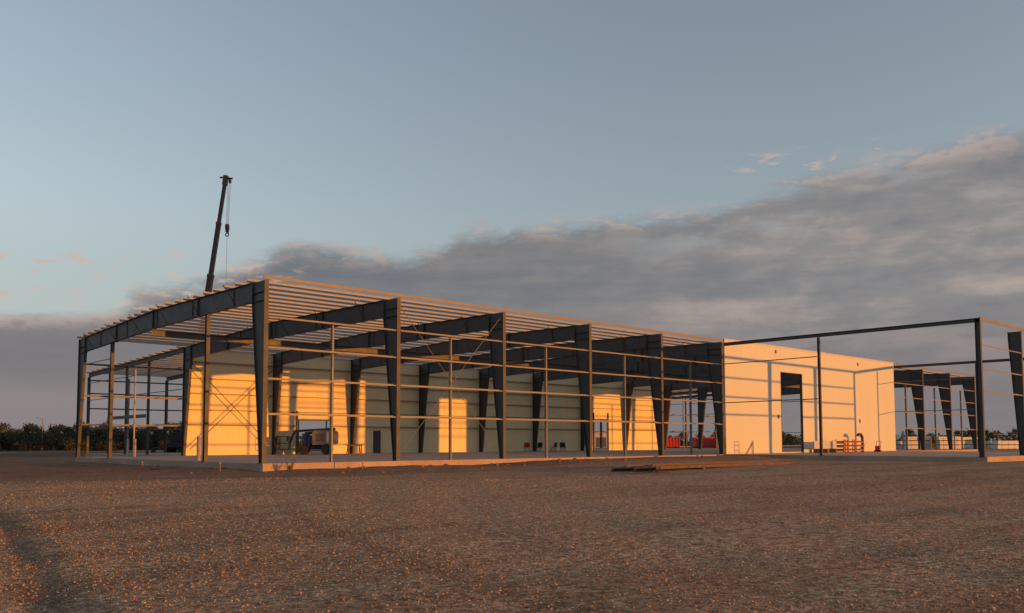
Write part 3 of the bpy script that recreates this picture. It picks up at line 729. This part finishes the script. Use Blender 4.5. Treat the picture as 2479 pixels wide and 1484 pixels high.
w=bpy.data.worlds.new('World'); scene.world=w; w.use_nodes=True
t=NT(w.node_tree); bg=w.node_tree.nodes['Background']
sky=t.new('ShaderNodeTexSky',sky_type='NISHITA'); sky.sun_disc=False; sky.sun_elevation=EL; sky.sun_rotation=azs; sky.air_density=1.0; sky.dust_density=1.5; sky.ozone_density=1.5
tc=t.new('ShaderNodeTexCoord'); s=t.new('ShaderNodeSeparateXYZ'); t.l.new(tc.outputs['Generated'],s.inputs[0])
az=t.m('MULTIPLY',t.m('ARCTAN2',s.outputs[0],s.outputs[1]),57.2958); el=t.m('MULTIPLY',t.m('ARCSINE',s.outputs[2]),57.2958)
fc=t.new('ShaderNodeFloatCurve'); t.l.new(t.m('DIVIDE',az,90.0,clamp=True),fc.inputs['Value'])
pts=[(0,7.0),(11,7.4),(17.0,8.2),(18.9,9.6),(22,10.5),(25.8,11.6),(28.4,12.8),(32.5,12.9),(35.5,12.9),(37.7,13.4),(39.1,14.2),(44,14.5),(49.4,14.8),(54,15.3),(58,15.9),(63,16.9),(68,17.3),(74,17.9),(90,19)]
cv=fc.mapping.curves[0]; cv.points[0].location=(0,pts[0][1]/25); cv.points[1].location=(1,pts[-1][1]/25)
for a_,e_ in pts[1:-1]: cv.points.new(a_/90,e_/25)
fc.mapping.update()
E=t.m('MULTIPLY',fc.outputs[0],25.0)
P1=t.vec(t.m('MULTIPLY',az,.13),t.m('MULTIPLY',el,.42),3.1)
P2=t.vec(t.m('MULTIPLY',az,.045),t.m('MULTIPLY',el,.50),7.7)
P4=t.vec(t.m('MULTIPLY',az,.40),t.m('MULTIPLY',el,1.1),5.5)
n1=t.noise(P1,1.0,8,.55); n2=t.noise(P2,1.0,7,.52,.4); n4=t.noise(P4,1.0,8,.58,.3)
g=t.m('ADD',t.m('SUBTRACT',E,el),t.m('ADD',t.m('MULTIPLY',t.m('SUBTRACT',n1,.5),2.8),t.m('MULTIPLY',t.m('SUBTRACT',n4,.5),3.2)))
edge=t.smooth(g,-.5,1.2)
gap=t.m('MULTIPLY',t.smooth(n1,.50,.64),t.m('MULTIPLY',t.smooth(g,6.0,1.0),t.smooth(az,46,58)))
mask=t.m('MULTIPLY',edge,t.m('SUBTRACT',1.0,t.m('MULTIPLY',gap,.55)))
leftlow=t.m('MULTIPLY',t.smooth(az,30,16),t.smooth(t.m('ADD',el,t.m('MULTIPLY',n2,2.)),5.2,3.8))
mask=t.m('MULTIPLY',mask,t.m('SUBTRACT',1.0,leftlow))
base_str=0.42
skyc=t.mix(1.0,sky.outputs[0],(base_str*1.02,base_str*.97,base_str*1.0),'MULTIPLY')
hsv=t.new('ShaderNodeHueSaturation'); hsv.inputs['Saturation'].default_value=.66; hsv.inputs['Value'].default_value=.95; t.l.new(skyc,hsv.inputs['Color']); skyc=hsv.outputs[0]
skyc=t.mix(t.m('MULTIPLY',t.smooth(el,16,7),.45),skyc,(.31,.37,.42))
skyc=t.mix(t.smooth(el,8,3,0,.92),skyc,(.245,.215,.225))
cc=t.ramp(t.m('ADD',t.m('MULTIPLY',n2,.75),t.m('MULTIPLY',n4,.25)),[(.36,(.165,.178,.20)),(.46,(.195,.20,.215)),(.56,(.24,.23,.23)),(.68,(.36,.30,.275))])
right=t.smooth(az,44,66)
cc=t.mix(t.m('MULTIPLY',right,.6),cc,t.ramp(t.m('ADD',t.m('MULTIPLY',n1,.5),t.m('ADD',t.m('MULTIPLY',n4,.25),t.m('MULTIPLY',n2,.25))),[(.36,(.21,.215,.23)),(.49,(.30,.28,.275)),(.61,(.54,.44,.38))]))
cc=t.mix(t.smooth(el,10.0,3,0,.8),cc,(.21,.188,.195))
rim=t.m('MULTIPLY',t.smooth(g,1.7,.3),t.smooth(n4,.45,.60))
cc=t.mix(t.m('MULTIPLY',rim,.75),cc,(.55,.42,.36))
col=t.mix(mask,skyc,cc)
P3=t.vec(t.m('MULTIPLY',az,.50),t.m('MULTIPLY',el,1.7),2.2); n3=t.noise(P3,1.0,7,.60)
band=t.m('MULTIPLY',t.m('MULTIPLY',t.smooth(el,7.6,8.8),t.smooth(el,12.4,11.2)),t.smooth(az,31,25))
band2=t.m('MULTIPLY',t.m('MULTIPLY',t.smooth(el,16.5,17.0),t.smooth(el,18.6,17.9)),t.m('MULTIPLY',t.smooth(az,56,60),t.smooth(az,72,68)))
pf=t.m('MULTIPLY',t.smooth(n3,.53,.66),t.m('MAXIMUM',band,t.m('MULTIPLY',band2,.8)))
col=t.mix(t.m('MULTIPLY',pf,.8),col,(.60,.46,.39))
t.l.new(col,bg.inputs[0]); bg.inputs[1].default_value=1.0

# ---------------------------------------------------------------- camera
yaw,pit,rol,f_,sh=0.7447,0.0627,0.0027,2063.3,200.
fw=Vector((math.sin(yaw)*math.cos(pit),math.cos(yaw)*math.cos(pit),math.sin(pit)))
r0=Vector((math.cos(yaw),-math.sin(yaw),0)); u0=r0.cross(fw)
Rx=r0*math.cos(rol)-u0*math.sin(rol); Uy=r0*math.sin(rol)+u0*math.cos(rol)
cam=bpy.data.cameras.new('camera'); co=bpy.data.objects.new('camera',cam); COL.objects.link(co)
mt=Matrix((Rx,Uy,-fw)).transposed().to_4x4(); mt.translation=C; co.matrix_world=mt
cam.sensor_width=36; cam.lens=36*f_/2479; cam.shift_y=sh/2479; cam.clip_end=9000; cam.clip_start=.1
scene.camera=co
scene.view_settings.view_transform='Standard'; scene.view_settings.look='None'; scene.view_settings.exposure=0
